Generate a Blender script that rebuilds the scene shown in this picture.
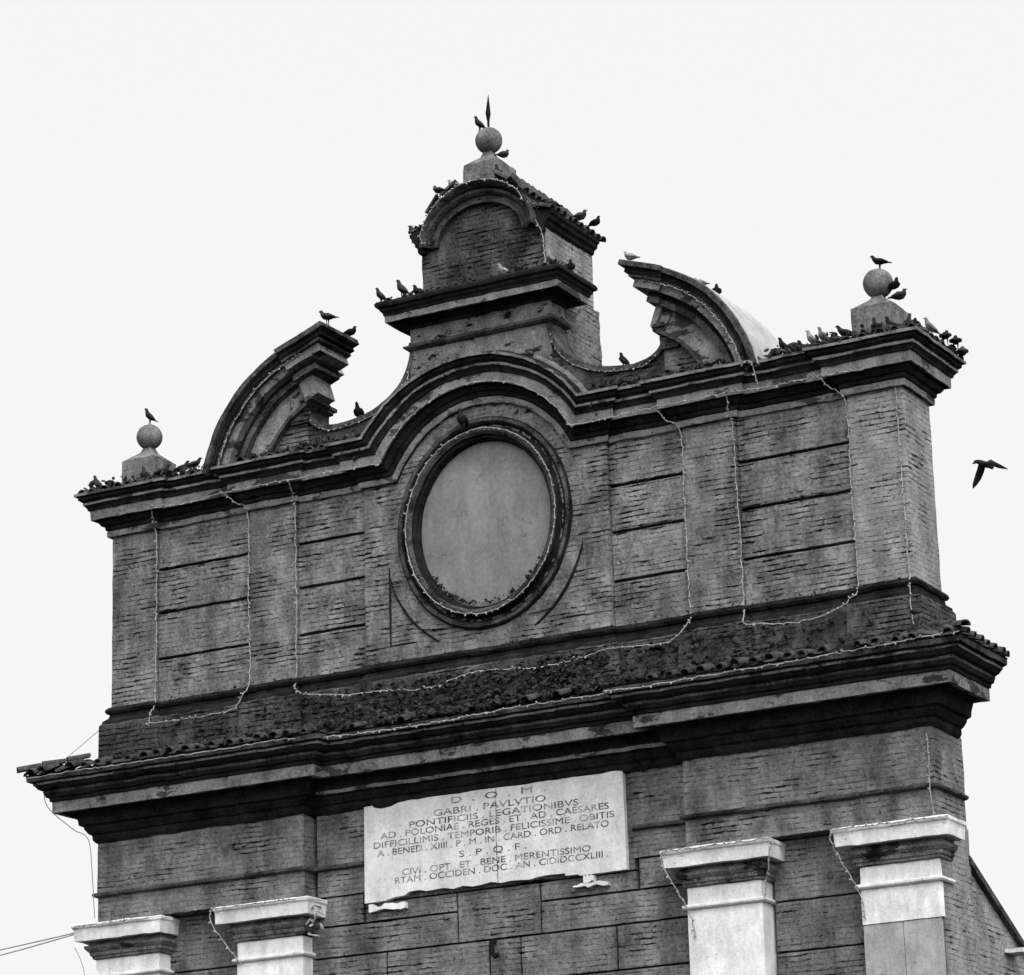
import bpy, bmesh, math, random
from mathutils import Vector, Matrix, noise
for o in list(bpy.data.objects): bpy.data.objects.remove(o)
scn = bpy.context.scene
col = scn.collection
random.seed(7)

# ------------------------------------------------------------------ camera
R_ = Vector((0.87320347, 0.48661247, -0.02690735)); U_ = Vector((0.16431157, -0.24197233, 0.95626937)); F_ = Vector((-0.45882177, 0.83943892, 0.29124714))
camd = bpy.data.cameras.new('camera'); cam = bpy.data.objects.new('camera', camd); col.objects.link(cam)
cam.matrix_world = Matrix(((R_.x, U_.x, -F_.x, 20.439), (R_.y, U_.y, -F_.y, -36.602), (R_.z, U_.z, -F_.z, -13.062), (0, 0, 0, 1)))
camd.sensor_width = 36; camd.sensor_fit = 'HORIZONTAL'; camd.lens = 3308.43 * 36 / 1024
camd.clip_start = .5; camd.clip_end = 5000
scn.camera = cam
# ------------------------------------------------------------------ sky: even white overcast
SUN_AZ, SUN_EL = math.radians(44), math.radians(50)          # azimuth from +X towards -Y
w = bpy.data.worlds.new('World'); scn.world = w; w.use_nodes = True
nt = w.node_tree; nt.nodes.clear()
out = nt.nodes.new('ShaderNodeOutputWorld'); bg = nt.nodes.new('ShaderNodeBackground')
sky = nt.nodes.new('ShaderNodeTexSky'); sky.sky_type = 'NISHITA'; sky.sun_disc = False
sky.sun_elevation = SUN_EL; sky.sun_rotation = math.radians(90) + SUN_AZ; sky.dust_density = 8; sky.air_density = 1.0
bw = nt.nodes.new('ShaderNodeRGBToBW'); nt.links.new(sky.outputs[0], bw.inputs[0])
mul = nt.nodes.new('ShaderNodeMath'); mul.operation = 'MULTIPLY_ADD'; nt.links.new(bw.outputs[0], mul.inputs[0])
mul.inputs[1].default_value = .12; mul.inputs[2].default_value = 9.0      # the cloud sheet evens the sky out
tc_ = nt.nodes.new('ShaderNodeTexCoord'); dt = nt.nodes.new('ShaderNodeVectorMath'); dt.operation = 'DOT_PRODUCT'; nt.links.new(tc_.outputs['Generated'], dt.inputs[0])
dt.inputs[1].default_value = (math.cos(SUN_EL) * math.cos(SUN_AZ), -math.cos(SUN_EL) * math.sin(SUN_AZ), math.sin(SUN_EL))
zr = nt.nodes.new('ShaderNodeMapRange'); nt.links.new(dt.outputs['Value'], zr.inputs[0])       # the cloud is brighter where it hides the sun
zr.inputs[1].default_value = .30; zr.inputs[2].default_value = 1.; zr.inputs[3].default_value = 1.; zr.inputs[4].default_value = 4.6
zm = nt.nodes.new('ShaderNodeMath'); zm.operation = 'MULTIPLY'; nt.links.new(mul.outputs[0], zm.inputs[0]); nt.links.new(zr.outputs[0], zm.inputs[1])
nt.links.new(zm.outputs[0], bg.inputs[0]); bg.inputs[1].default_value = .10
nt.links.new(bg.outputs[0], out.inputs[0])
sl = bpy.data.lights.new('sun', 'SUN'); sl.energy = 1.5; sl.angle = math.radians(20); sl.color = (1, .99, .97)
so = bpy.data.objects.new('sun', sl); col.objects.link(so)
sd = Vector((math.cos(SUN_EL) * math.cos(SUN_AZ), -math.cos(SUN_EL) * math.sin(SUN_AZ), math.sin(SUN_EL)))
so.rotation_euler = sd.to_track_quat('Z', 'Y').to_euler(); so.location = sd * 60
vs = scn.view_settings; vs.view_transform = 'Standard'; vs.look = 'None'; vs.gamma = 1; vs.exposure = 0; vs.use_curve_mapping = False

# ------------------------------------------------------------------ materials
def nodes(name):
    m = bpy.data.materials.new(name); m.use_nodes = True; t = m.node_tree; b = t.nodes['Principled BSDF']
    b.inputs['Specular IOR Level'].default_value = .03; b.inputs['Roughness'].default_value = .9
    return m, t, b
class N:
    def __init__(s, t): s.t = t
    def new(s, k, **kw):
        n = s.t.nodes.new(k)
        for a, v in kw.items():
            if hasattr(n, a): setattr(n, a, v)
            else: n.inputs[a].default_value = v
        return n
    def link(s, a, b): s.t.links.new(a, b)
    def math(s, op, a, b=None, c=None, clamp=False):
        n = s.t.nodes.new('ShaderNodeMath'); n.operation = op; n.use_clamp = clamp
        for i, v in enumerate((a, b, c)):
            if v is None: continue
            if isinstance(v, (int, float)): n.inputs[i].default_value = v
            else: s.t.links.new(v, n.inputs[i])
        return n.outputs[0]
    def vmul(s, v, k):
        n = s.t.nodes.new('ShaderNodeVectorMath'); n.operation = 'MULTIPLY'; s.t.links.new(v, n.inputs[0]); n.inputs[1].default_value = k; return n.outputs[0]
    def noise(s, v, scale, detail=4, rough=.55):
        n = s.t.nodes.new('ShaderNodeTexNoise'); s.t.links.new(v, n.inputs['Vector']); n.inputs['Scale'].default_value = scale
        n.inputs['Detail'].default_value = detail; n.inputs['Roughness'].default_value = rough; return n.outputs['Fac']
    def ramp(s, f, a, b, lo=0., hi=1.):
        n = s.t.nodes.new('ShaderNodeMapRange'); s.t.links.new(f, n.inputs[0]); n.inputs[1].default_value = a; n.inputs[2].default_value = b
        n.inputs[3].default_value = lo; n.inputs[4].default_value = hi; return n.outputs[0]
    def grey(s, f, bsdf):
        n = s.t.nodes.new('ShaderNodeCombineColor')
        for i in range(3): s.t.links.new(f, n.inputs[i])
        s.t.links.new(n.outputs[0], bsdf.inputs['Base Color'])
    def bump(s, h, bsdf, dist, strength=1.):
        n = s.t.nodes.new('ShaderNodeBump'); n.inputs['Strength'].default_value = strength; n.inputs['Distance'].default_value = dist
        s.t.links.new(h, n.inputs['Height']); s.t.links.new(n.outputs[0], bsdf.inputs['Normal'])

def brick_mat(name, lo, hi, bare=.5, dirt=.35):
    """old brick wall: courses 68 mm high, patches of flaked render, open joints"""
    m, t, b = nodes(name); n = N(t)
    geo = t.nodes.new('ShaderNodeNewGeometry'); pos = geo.outputs['Position']
    sx = t.nodes.new('ShaderNodeSeparateXYZ'); n.link(pos, sx.inputs[0])
    wob = n.noise(pos, 2.2, 3, .6)
    u = n.math('ADD', sx.outputs[0], sx.outputs[1]); v = n.math('MULTIPLY_ADD', wob, .045, sx.outputs[2])
    cv = t.nodes.new('ShaderNodeCombineXYZ'); n.link(u, cv.inputs[0]); n.link(v, cv.inputs[1])
    br = t.nodes.new('ShaderNodeTexBrick'); n.link(cv.outputs[0], br.inputs['Vector'])
    for k, val in (('Scale', 1), ('Mortar Size', .009), ('Mortar Smooth', .25), ('Brick Width', .27), ('Row Height', .068), ('Bias', 0)): br.inputs[k].default_value = val
    br.inputs['Color1'].default_value = (0, 0, 0, 1); br.inputs['Color2'].default_value = (1, 1, 1, 1); br.inputs['Mortar'].default_value = (.5, .5, .5, 1)
    mortar = br.outputs['Fac']; tone = t.nodes.new('ShaderNodeRGBToBW'); n.link(br.outputs['Color'], tone.inputs[0])
    big = n.noise(pos, .9, 5, .6); mid = n.noise(pos, 3.1, 5, .6); fine = n.noise(pos, 26, 4, .7)
    dash = n.noise(n.vmul(cv.outputs[0], (2.6, 9, 1)), 1, 3, .6)
    clus = n.noise(n.vmul(cv.outputs[0], (1., 2.1, 1)), 1.5, 4, .6); bare_m = n.ramp(n.math('ADD', n.math('MULTIPLY', big, .3), n.math('MULTIPLY', clus, .7)), .575 - bare * .12, .61 - bare * .12)
    fr = n.math('FRACT', n.math('MULTIPLY', v, 1 / .068)); edge = n.math('MULTIPLY', n.math('ABSOLUTE', n.math('SUBTRACT', fr, .5)), 2.)
    thick = n.ramp(n.noise(n.vmul(cv.outputs[0], (4.5, 11, 1)), 1.3, 3, .6), .40, .70, 1.06, .30)
    bed = n.ramp(n.math('SUBTRACT', edge, thick), 0., .12)
    vert = n.math('MULTIPLY', mortar, n.ramp(dash, .56, .60, 0, .5))
    openj = n.math('MULTIPLY', n.math('MAXIMUM', bed, vert), n.ramp(bare_m, 0, 1, .10, 1))
    thin = n.math('MULTIPLY', n.ramp(edge, .74, .86), n.ramp(n.noise(n.vmul(cv.outputs[0], (10, 15, 1)), 1.15, 4, .7), .50, .56, 0, .85))
    openj = n.math('MAXIMUM', openj, n.math('MULTIPLY', thin, n.ramp(n.math('MULTIPLY_ADD', clus, .6, n.math('MULTIPLY', mid, .4)), .46, .56, .05, .85)))
    chip = n.ramp(n.noise(n.vmul(cv.outputs[0], (9, 16, 1)), 1.2, 5, .7), .62, .66, 0, .9)
    openj = n.math('MAXIMUM', openj, n.math('MULTIPLY', chip, n.ramp(big, .40, .56, .1, 1.)))
    hole = n.ramp(n.noise(n.vmul(cv.outputs[0], (3.2, 8.5, 1)), 1.25, 4, .65), .665, .685)
    base = n.ramp(n.math('ADD', n.math('MULTIPLY', mid, .5), n.math('MULTIPLY', fine, .5)), .37, .63, lo, hi)
    bri = n.math('MULTIPLY', base, n.ramp(tone.outputs[0], 0, 1, .72, 1.22))
    lightj = n.math('MULTIPLY', n.math('MULTIPLY', mortar, .6), n.ramp(dash, .5, .40))
    mix = n.math('MULTIPLY_ADD', bare_m, n.math('SUBTRACT', bri, base), base)
    mix = n.math('MULTIPLY', mix, n.math('MULTIPLY_ADD', n.math('MULTIPLY', lightj, bare_m), .45, 1.))
    stain = n.ramp(n.noise(n.vmul(pos, (2.4, 2.4, .55)), 1, 6, .65), .36, .62, 1 - dirt, 1.12)
    mix = n.math('MULTIPLY', mix, stain)
    dark = n.math('MAXIMUM', openj, n.math('MULTIPLY', hole, bare_m))
    mix = n.math('MULTIPLY', mix, n.math('SUBTRACT', 1., n.math('MULTIPLY', dark, .93)))
    n.grey(mix, b)
    h = n.math('SUBTRACT', n.math('MULTIPLY', fine, .35), n.math('MULTIPLY', dark, 1.3))
    h = n.math('ADD', h, n.math('MULTIPLY', mid, .8)); h = n.math('SUBTRACT', h, n.math('MULTIPLY', n.math('MULTIPLY', mortar, bare_m), .5))
    n.bump(h, b, .028, 1.)
    return m
def stone_mat(name, lo, hi, streak=.25, spot=.2, bump=.008, scale=1., patch=0., worn=0.):
    """render or stone: mottled, with rain streaks and dark pits"""
    m, t, b = nodes(name); n = N(t)
    pos = t.nodes.new('ShaderNodeNewGeometry').outputs['Position']
    mid = n.noise(pos, 3.5 * scale, 6, .62); fine = n.noise(pos, 30 * scale, 5, .7)
    st = n.ramp(n.noise(n.vmul(pos, (5, 5, 1.3)), 1, 6, .7), .38, .6, 1 - streak, 1.05)
    pit = n.ramp(n.noise(n.vmul(pos, (1, 1, 1.7)), 9 * scale, 5, .7), .63, .70)
    c = n.ramp(n.math('ADD', n.math('MULTIPLY', mid, .5), n.math('MULTIPLY', fine, .5)), .38, .62, lo, hi)
    c = n.math('MULTIPLY', c, st); c = n.math('MULTIPLY', c, n.math('SUBTRACT', 1., n.math('MULTIPLY', pit, spot)))
    if patch:
        pm = n.ramp(n.noise(n.vmul(pos, (1.2, 1.2, 2.6)), 1.5, 6, .65), .56, .585)
        c = n.math('MULTIPLY', c, n.math('SUBTRACT', 1., n.math('MULTIPLY', pm, patch)))
    if worn:
        wm = n.ramp(n.noise(pos, 7.5, 5, .6), .44, .56); c = n.math('MULTIPLY_ADD', wm, worn, c)
    n.grey(c, b)
    h = n.math('ADD', n.math('MULTIPLY', fine, .6), n.math('MULTIPLY', mid, 1.)); h = n.math('SUBTRACT', h, n.math('MULTIPLY', pit, spot * 2))
    n.bump(h, b, bump, .8)
    return m
def obj_mat(name, lo, hi):
    m, t, b = nodes(name); n = N(t)
    oi = t.nodes.new('ShaderNodeObjectInfo'); tc = t.nodes.new('ShaderNodeTexCoord')
    c = n.ramp(oi.outputs['Random'], 0, 1, lo, hi)
    f = n.ramp(n.noise(tc.outputs['Object'], 14, 4), .3, .7, .5, 1.5)
    n.grey(n.math('MULTIPLY', c, f), b); b.inputs['Roughness'].default_value = .7
    return m
M = dict(
    brick=brick_mat('attic_brick', .052, .200, .55, .5),
    brick_low=brick_mat('wall_brick', .058, .185, .2, .45),
    brick_dark=brick_mat('tower_brick', .012, .095, .8, .6),
    plinth=brick_mat('plinth_brick', .012, .085, .9, .6),
    side=brick_mat('sunlit_side_brick', .10, .24, .2, .3),  # paler copy of the brick: sunlight on right-hand faces put into the colour
    stucco=stone_mat('moulding_stucco', .006, .085, .25, .85, .014, 1., .5),
    stucco_dark=stone_mat('shaded_stucco', .002, .020, .2, .9, .014),  # shade of undersides and grooves put into the stucco's near-black colour
    fascia=stone_mat('fascia_stucco', .065, .21, .2, .9, .012, 1., .75),
    pedestal=stone_mat('pedestal_stucco', .04, .17, .2, .9, .014, 1., .93),
    disc=stone_mat('disc_plaster', .105, .165, .18, .35, .004, .6),
    white=stone_mat('white_stone', .42, .60, .22, .5, .006, 1., .0),
    white_dull=stone_mat('dull_stone', .18, .30, .2, .6, .006),
    grimy=stone_mat('grimy_stone', .012, .20, .3, .9, .012, 1.3, .8),
    slab=stone_mat('marble', .36, .53, .12, .35, .004),
    letter=stone_mat('faded_letter', .02, .09, .0, .3, .001, 2.5, .0, .17),
    tile=stone_mat('roof_tile', .006, .07, .0, .9, .02, 2),
    tile_light=stone_mat('pale_tile', .03, .15, .1, .8, .015, 2),
    lead=stone_mat('roof_cement', .20, .32, .15, .5, .006),
    rubble=stone_mat('moss', .002, .055, .0, .9, .03, 2.5),
    ball=stone_mat('ball_stone', .04, .17, .3, .8, .008),
    wire=stone_mat('pale_wire', .10, .30, .0, .3, .0, 3),
    cable=stone_mat('cable', .12, .2, .0, .0, .0),
    iron=stone_mat('iron', .004, .012, .0, .0, .002),
    ground=stone_mat('asphalt', .022, .04, .0, .2, .01),
    dovedark=obj_mat('plumage', .005, .028), dovelight=obj_mat('pale_plumage', .09, .18),
)

# ------------------------------------------------------------------ mesh helpers
def link(name, bm, mat, parent=None, rough=0.0, smooth=False, merge=True):
    if merge: bmesh.ops.remove_doubles(bm, verts=bm.verts, dist=.0004)
    if rough:
        for v in bm.verts:
            p = v.co
            d = noise.noise_vector(p * 3.1) * rough + noise.noise_vector(p * 9.7) * rough * .8
            k = noise.noise(p * 5.3 + Vector((9, 3, 1)))
            if k > .42: d += noise.noise_vector(p * 17) * rough * 2.2
            v.co = p + d
    bmesh.ops.recalc_face_normals(bm, faces=bm.faces)
    me = bpy.data.meshes.new(name); bm.to_mesh(me); bm.free()
    me.materials.append(M[mat] if isinstance(mat, str) else mat)
    if smooth:
        for p in me.polygons: p.use_smooth = True
    o = bpy.data.objects.new(name, me); col.objects.link(o)
    if parent: o.parent = parent
    return o
def empty(name, label, cat, group=None, loc=(0, 0, 0)):
    o = bpy.data.objects.new(name, None); col.objects.link(o); o.location = loc; o.empty_display_size = .2
    o['label'] = label; o['category'] = cat
    if group: o['group'] = group
    return o
def tag(o, label=None, cat=None, group=None, kind=None):
    for k, v in (('label', label), ('category', cat), ('group', group), ('kind', kind)):
        if v: o[k] = v
    return o
def quadgrid(bm, a, b, c, d, nu, nv):
    a, b, c, d = map(Vector, (a, b, c, d)); g = []
    for i in range(nu + 1):
        s = i / nu; g.append([bm.verts.new((a.lerp(b, s)).lerp(d.lerp(c, s), j / nv)) for j in range(nv + 1)])
    for i in range(nu):
        for j in range(nv): bm.faces.new((g[i][j], g[i + 1][j], g[i + 1][j + 1], g[i][j + 1]))
def box(bm, x0, x1, y0, y1, z0, z1, step=.12):
    nx, ny, nz = (max(1, min(90, round(abs(l) / step))) for l in (x1 - x0, y1 - y0, z1 - z0))
    P = lambda i, j, k: ((x0, x1)[i], (y0, y1)[j], (z0, z1)[k])
    quadgrid(bm, P(0,0,0), P(1,0,0), P(1,0,1), P(0,0,1), nx, nz); quadgrid(bm, P(0,1,0), P(1,1,0), P(1,1,1), P(0,1,1), nx, nz)
    quadgrid(bm, P(0,0,0), P(0,1,0), P(0,1,1), P(0,0,1), ny, nz); quadgrid(bm, P(1,0,0), P(1,1,0), P(1,1,1), P(1,0,1), ny, nz)
    quadgrid(bm, P(0,0,0), P(1,0,0), P(1,1,0), P(0,1,0), nx, ny); quadgrid(bm, P(0,0,1), P(1,0,1), P(1,1,1), P(0,1,1), nx, ny)
def sweep(bm, path, prof, closed=False, step=.15, caps=True):
    """mouldings run round a plan path; the outside is to the right of the direction of travel; prof = (o, z)"""
    P = [Vector((p[0], p[1])) for p in path]; n = len(P); ms = []
    def nrm(a, b): d = (b - a).normalized(); return Vector((d.y, -d.x))
    for i in range(n):
        n0 = nrm(P[i - 1], P[i]) if (closed or i > 0) else None; n1 = nrm(P[i], P[(i + 1) % n]) if (closed or i < n - 1) else None
        if n0 is None: ms.append(n1)
        elif n1 is None: ms.append(n0)
        else: ms.append((n0 + n1) / max(.2, 1 + n0.dot(n1)))
    seg = n if closed else n - 1; k = len(prof)
    for i in range(seg):
        j = (i + 1) % n; L = (P[j] - P[i]).length; s = max(1, round(L / step)); ring = []
        for q in range(s + 1):
            t = q / s; p = P[i].lerp(P[j], t); m = ms[i].lerp(ms[j], t)
            ring.append([bm.verts.new((p.x + m.x * o, p.y + m.y * o, z)) for o, z in prof])
        for q in range(s):
            for r in range(k):
                r2 = (r + 1) % k; bm.faces.new((ring[q][r], ring[q + 1][r], ring[q + 1][r2], ring[q][r2]))
        if caps and not closed and i == 0: bm.faces.new(ring[0])
        if caps and not closed and i == seg - 1: bm.faces.new(ring[-1])
def xzsweep(bm, pts, nrms, prof, ext0=None, ext1=None, closed=False):
    """a band run along a curve in the facade plane; prof = (h along the curve's normal, y)"""
    n = len(pts); k = len(prof); rings = []
    for i in range(n):
        row = []
        for h, y in prof:
            x = pts[i][0] + nrms[i][0] * h; z = pts[i][1] + nrms[i][1] * h
            if ext0 and i == 0: x += ext0[0] * max(0, -y); z += ext0[1] * max(0, -y)
            if ext1 and i == n - 1: x += ext1[0] * max(0, -y); z += ext1[1] * max(0, -y)
            row.append(bm.verts.new((x, y, z)))
        rings.append(row)
    for i in range(n if closed else n - 1):
        a, b = rings[i], rings[(i + 1) % n]
        for r in range(k): bm.faces.new((a[r], b[r], b[(r + 1) % k], a[(r + 1) % k]))
    if not closed: bm.faces.new(rings[0]); bm.faces.new(rings[-1])
def catmull(pts, n=8, closed=False):
    P = [Vector(p) for p in pts]; out = []; N_ = len(P)
    for i in range(N_ if closed else N_ - 1):
        if closed: a, b, c, d = (P[(i + k) % N_] for k in (-1, 0, 1, 2))
        else: a, b, c, d = P[max(i - 1, 0)], P[i], P[i + 1], P[min(i + 2, N_ - 1)]
        for q in range(n):
            t = q / n; out.append(.5 * ((2 * b) + (c - a) * t + (2 * a - 5 * b + 4 * c - d) * t * t + (3 * b - 3 * c + d - a) * t ** 3))
    if not closed: out.append(P[-1])
    return out
def lathe(bm, prof, c, seg=28):
    rings = []
    for r, z in prof: rings.append([bm.verts.new((c[0] + r * math.cos(a * math.tau / seg), c[1] + r * math.sin(a * math.tau / seg), c[2] + z)) for a in range(seg)])
    for i in range(len(rings) - 1):
        for a in range(seg): b = (a + 1) % seg; bm.faces.new((rings[i][a], rings[i][b], rings[i + 1][b], rings[i + 1][a]))
    bm.faces.new(rings[0]); bm.faces.new(rings[-1])
def tube(bm, pts, r, seg=5):
    P = [Vector(p) for p in pts]; rings = []
    for i, p in enumerate(P):
        d = (P[min(i + 1, len(P) - 1)] - P[max(i - 1, 0)]).normalized(); a = d.orthogonal().normalized(); b = d.cross(a)
        rr = r[i] if isinstance(r, (list, tuple)) else r
        rings.append([bm.verts.new(p + (a * math.cos(k * math.tau / seg) + b * math.sin(k * math.tau / seg)) * rr) for k in range(seg)])
    for i in range(len(rings) - 1):
        A, B = rings[i], rings[i + 1]; off = min(range(seg), key=lambda s: sum((A[k].co - B[(k + s) % seg].co).length for k in range(seg)))
        for k in range(seg): bm.faces.new((A[k], A[(k + 1) % seg], B[(k + 1 + off) % seg], B[(k + off) % seg]))
    bm.faces.new(rings[0]); bm.faces.new(rings[-1])
def chunk(bm, c, s, rng, flat=.7):
    g = bmesh.ops.create_icosphere(bm, subdivisions=1, radius=1)
    rot = Matrix.Rotation(rng.uniform(0, 6.28), 3, 'Z') @ Matrix.Rotation(rng.uniform(-.6, .6), 3, 'X')
    rot = rot @ Matrix.Rotation(rng.uniform(-1.2, 1.2), 3, 'Y'); sc = Vector((rng.uniform(.5, 1.6), rng.uniform(.3, 1.0), rng.uniform(.2, .8) * flat)) * s
    for v in g['verts']:
        q = v.co * rng.uniform(.7, 1.2); v.co = rot @ Vector((q.x * sc.x, q.y * sc.y, q.z * sc.z)) + Vector(c)
def prism(bm, poly, y0, y1):
    a = [bm.verts.new((x, y0, z)) for x, z in poly]; b = [bm.verts.new((x, y1, z)) for x, z in poly]; n = len(poly)
    bm.faces.new(a); bm.faces.new(b[::-1])
    for i in range(n): bm.faces.new((a[i], a[(i + 1) % n], b[(i + 1) % n], b[i]))
def B(): return bmesh.new()

# ------------------------------------------------------------------ ground
GZ = -14.7
bm = B(); quadgrid(bm, (-900, -900, GZ), (900, -900, GZ), (900, 900, GZ), (-900, 900, GZ), 8, 8)
g = link('ground', bm, 'ground'); tag(g, kind='structure')

# ------------------------------------------------------------------ the gate
gate = empty('city_gate', 'weathered brick city gate with broken curved pediments, oval niche and white Latin slab', 'gate', loc=(0, 0, GZ))
gate_items = []
def part(name, bm, mat, rough=.006, parent=None, smooth=False, label=None, merge=True):
    o = link(name, bm, mat, None, rough, smooth, merge); gate_items.append((o, parent)); 
    if label: o['label'] = label
    return o
D = .88; RC = .07
XA, XB, XC, XD = 1.85, 2.944, 3.693, 5.2526
# attic core, recessed bays
bm = B(); box(bm, -5.95, -1.85, .13, D, -3.2, .58, .2); box(bm, 1.85, 5.95, .13, D, -3.2, .58, .2); box(bm, -1.85, 1.85, .3, D, -3.2, .88, .2)
part('attic_core', bm, 'brick_dark', .0)
# rear projection of the attic that backs it up
# pilaster strips of the attic
for s in (-1, 1):
    for a, b, nm in ((XB, XC, 'inner'), (XD, 6.0, 'outer')):
        bm = B(); x0, x1 = sorted((s * a, s * b))
        if nm == 'outer': box(bm, x0, x1, 0, D, -2.47, .02, .1)
        else: box(bm, x0, x1, 0, .2, -2.47, .02, .1)
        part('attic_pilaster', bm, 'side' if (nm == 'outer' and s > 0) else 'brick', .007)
    # bay panels: four courses with open joints
    for a, b in ((XA, XB), (XC, XD)):
        bm = B(); x0, x1 = sorted((s * a, s * b)); zz = [.01, -.585, -1.21, -1.865, -2.47]
        for k in range(4):
            g0 = .022 if k < 3 else 0; g1 = .022 if k else 0
            box(bm, x0 + .012, x1 - .012, RC - .02, .16, zz[k + 1] + g0, zz[k] - g1, .1)
        part('bay_panel', bm, 'brick', .007)
# centre field with the oval opening
CZ = -.56; OC = -.77
def outer_pt(a):
    dx, dz = math.cos(a), math.sin(a); best = 1e9
    for t in ([1.85 / abs(dx)] if abs(dx) > 1e-6 else []) + ([(-2.47 - OC) / dz] if dz < -1e-6 else []) + ([(.03 - OC) / dz] if dz > 1e-6 else []): best = min(best, t)
    x, z = dx * best, OC + dz * best
    if dz > 0:                       # under the arch
        r = 1.46; bq = dz * (OC - CZ); disc = bq * bq - ((OC - CZ) ** 2 - r * r); t = -bq + math.sqrt(disc)
        if t > best: x, z = dx * t, OC + dz * t
    return x, z
angs = sorted(set([i * math.tau / 120 for i in range(120)] + [math.atan2(.8, 1.85), math.pi - math.atan2(.8, 1.85), math.atan2(-1.7, 1.85) % math.tau, (math.pi - math.atan2(-1.7, 1.85)) % math.tau]))
bm = B(); rows = []
for a in angs:
    xo, zo = outer_pt(a); xi, zi = 1.12 * math.cos(a), OC + 1.23 * math.sin(a)
    rows.append([bm.verts.new((xi + (xo - xi) * t, 0, zi + (zo - zi) * t)) for t in (0, .2, .4, .6, .8, 1)] + [bm.verts.new((xo, .3, zo))])
for i in range(len(rows)):
    a, b = rows[i], rows[(i + 1) % len(rows)]
    for k in range(6): bm.faces.new((a[k], b[k], b[k + 1], a[k + 1]))
part('central_field', bm, 'brick', .006)
# raised collar under the oval, between ring and outer arcs
for s in (-1, 1):
    bm = B(); ins, outs = [], []
    for i in range(25):
        a = math.radians(-15 - 47 * i / 24)
        c, sn = math.cos(a) * s, math.sin(a)
        ins.append((1.36 * c, OC + 1.5 * sn)); tp = min(1, i / 4, (24 - i) / 6); outs.append(((1.38 + .15 * tp) * c, OC + (1.52 + .18 * tp) * sn))
    prism(bm, ins + outs[::-1], -.025, .01); part('arc_band', bm, 'brick', .003)
    bm = B(); x0, x1 = sorted((s * 1.47, s * 1.84)); box(bm, x0, x1, -.022, .01, -2.25, -1.17, .1); part('corner_panel', bm, 'brick', .005)
    bm = B(); x0, x1 = sorted((s * 1.05, s * 1.84)); box(bm, x0, x1, -.03, .01, -2.46, -2.265, .1); part('corner_panel', bm, 'brick', .005)
def rib(pts, r0=.016):
    bm = B(); n = len(pts); tube(bm, [(x, -.012, z) for x, z in pts], [r0 * (.35 + .65 * math.sin(math.pi * (i + .3) / (n + .0))) for i in range(n)], 6); part('curved_rib', bm, 'stucco_dark', .004)
for s in (-1, 1): rib([(s * 1.535 * math.cos(math.radians(a)), OC + 1.71 * math.sin(math.radians(a))) for a in range(-14, -64, -2)], .022)
rib([(-1.46, -1.17 - i * .106) for i in range(11)]); rib([(-1.46 + i * .1, -2.245) for i in range(5)], .012); rib([(1.1 + i * .1, -2.245) for i in range(5)], .012); rib([(1.4 + i * .05, -1.16) for i in range(4)], .012)
# oval: panel, moulded frame
bm = B(); rings = []
for k in range(9):
    f = k / 8; rings.append([bm.verts.new((1.06 * f * math.cos(a * math.tau / 72), .065 - .02 * (1 - f * f), -.74 + 1.17 * f * math.sin(a * math.tau / 72))) for a in range(72)])
for k in range(8):
    for a in range(72): b = (a + 1) % 72; bm.faces.new((rings[k][a], rings[k][b], rings[k + 1][b], rings[k + 1][a]))
part('oval_panel', bm, 'disc', .0, smooth=True, label='plain grey plaster oval set in the frame')
pts, nr = [], []
for i in range(96):
    a = i * math.tau / 96; pts.append((math.cos(a), OC + 1.13 * math.sin(a))); nr.append((math.cos(a), math.sin(a) * 1.02))
prof = [(-.01, .22), (.0, .02), (.02, -.04), (.055, -.05), (.065, -.09), (.10, -.118), (.135, -.115), (.15, -.09), (.155, -.03), (.175, .0), (.205, .0), (.215, -.03), (.25, -.055), (.29, -.055), (.315, -.03), (.32, .02), (.3, .16)]
bm = B(); xzsweep(bm, pts, nr, prof, closed=True); part('oval_frame', bm, 'stucco_dark', .006)
bm = B(); xzsweep(bm, pts, nr, [(.06, -.088), (.098, -.124), (.138, -.121), (.145, -.09)], closed=True); part('oval_rim', bm, 'stucco', .008)
bm = B(); xzsweep(bm, pts, nr, [(.24, -.05), (.252, -.061), (.29, -.060), (.30, -.04)], closed=True); part('oval_outer_bead', bm, 'stucco', .006)

# attic cornice (front, with breaks over the pilasters) ---------------------------------------
TC = [(-.08, 0), (.035, 0), (.05, .015), (.055, .085), (.08, .10), (.085, .15), (.12, .16), (.15, .2), (.155, .235), (.22, .24), (.222, .37), (.25, .375), (.262, .41), (.295, .45), (.30, .485), (.345, .52), (.35, .555), (.385, .565), (.39, .605), (.3, .64), (-.08, .66)]
path = [(XA - .02, RC), (XB, RC), (XB, 0), (XC, 0), (XC, RC), (XD, RC), (XD, 0), (6, 0), (6, D), (-6, D), (-6, 0), (-XD, 0), (-XD, RC), (-XC, RC), (-XC, 0), (-XB, 0), (-XB, RC), (-XA + .02, RC)]
bm = B(); sweep(bm, path, TC, step=.1); part('attic_cornice', bm, 'stucco_dark', .010)
STRIPS = [('bed_fillet', [(.0, .001), (.053, .001), (.060, .016), (.063, .082), (.0, .084)]), ('corona', [(.12, .244), (.228, .237), (.230, .372), (.12, .374)]), ('corona_fillet', [(.2, .452), (.303, .449), (.306, .482), (.2, .484)]), ('gutter_lip', [(.3, .568), (.392, .566), (.397, .602), (.3, .606)])]
for nm, pf in STRIPS: bm = B(); sweep(bm, path, pf, step=.1); part(nm, bm, 'fascia', .010)
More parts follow.
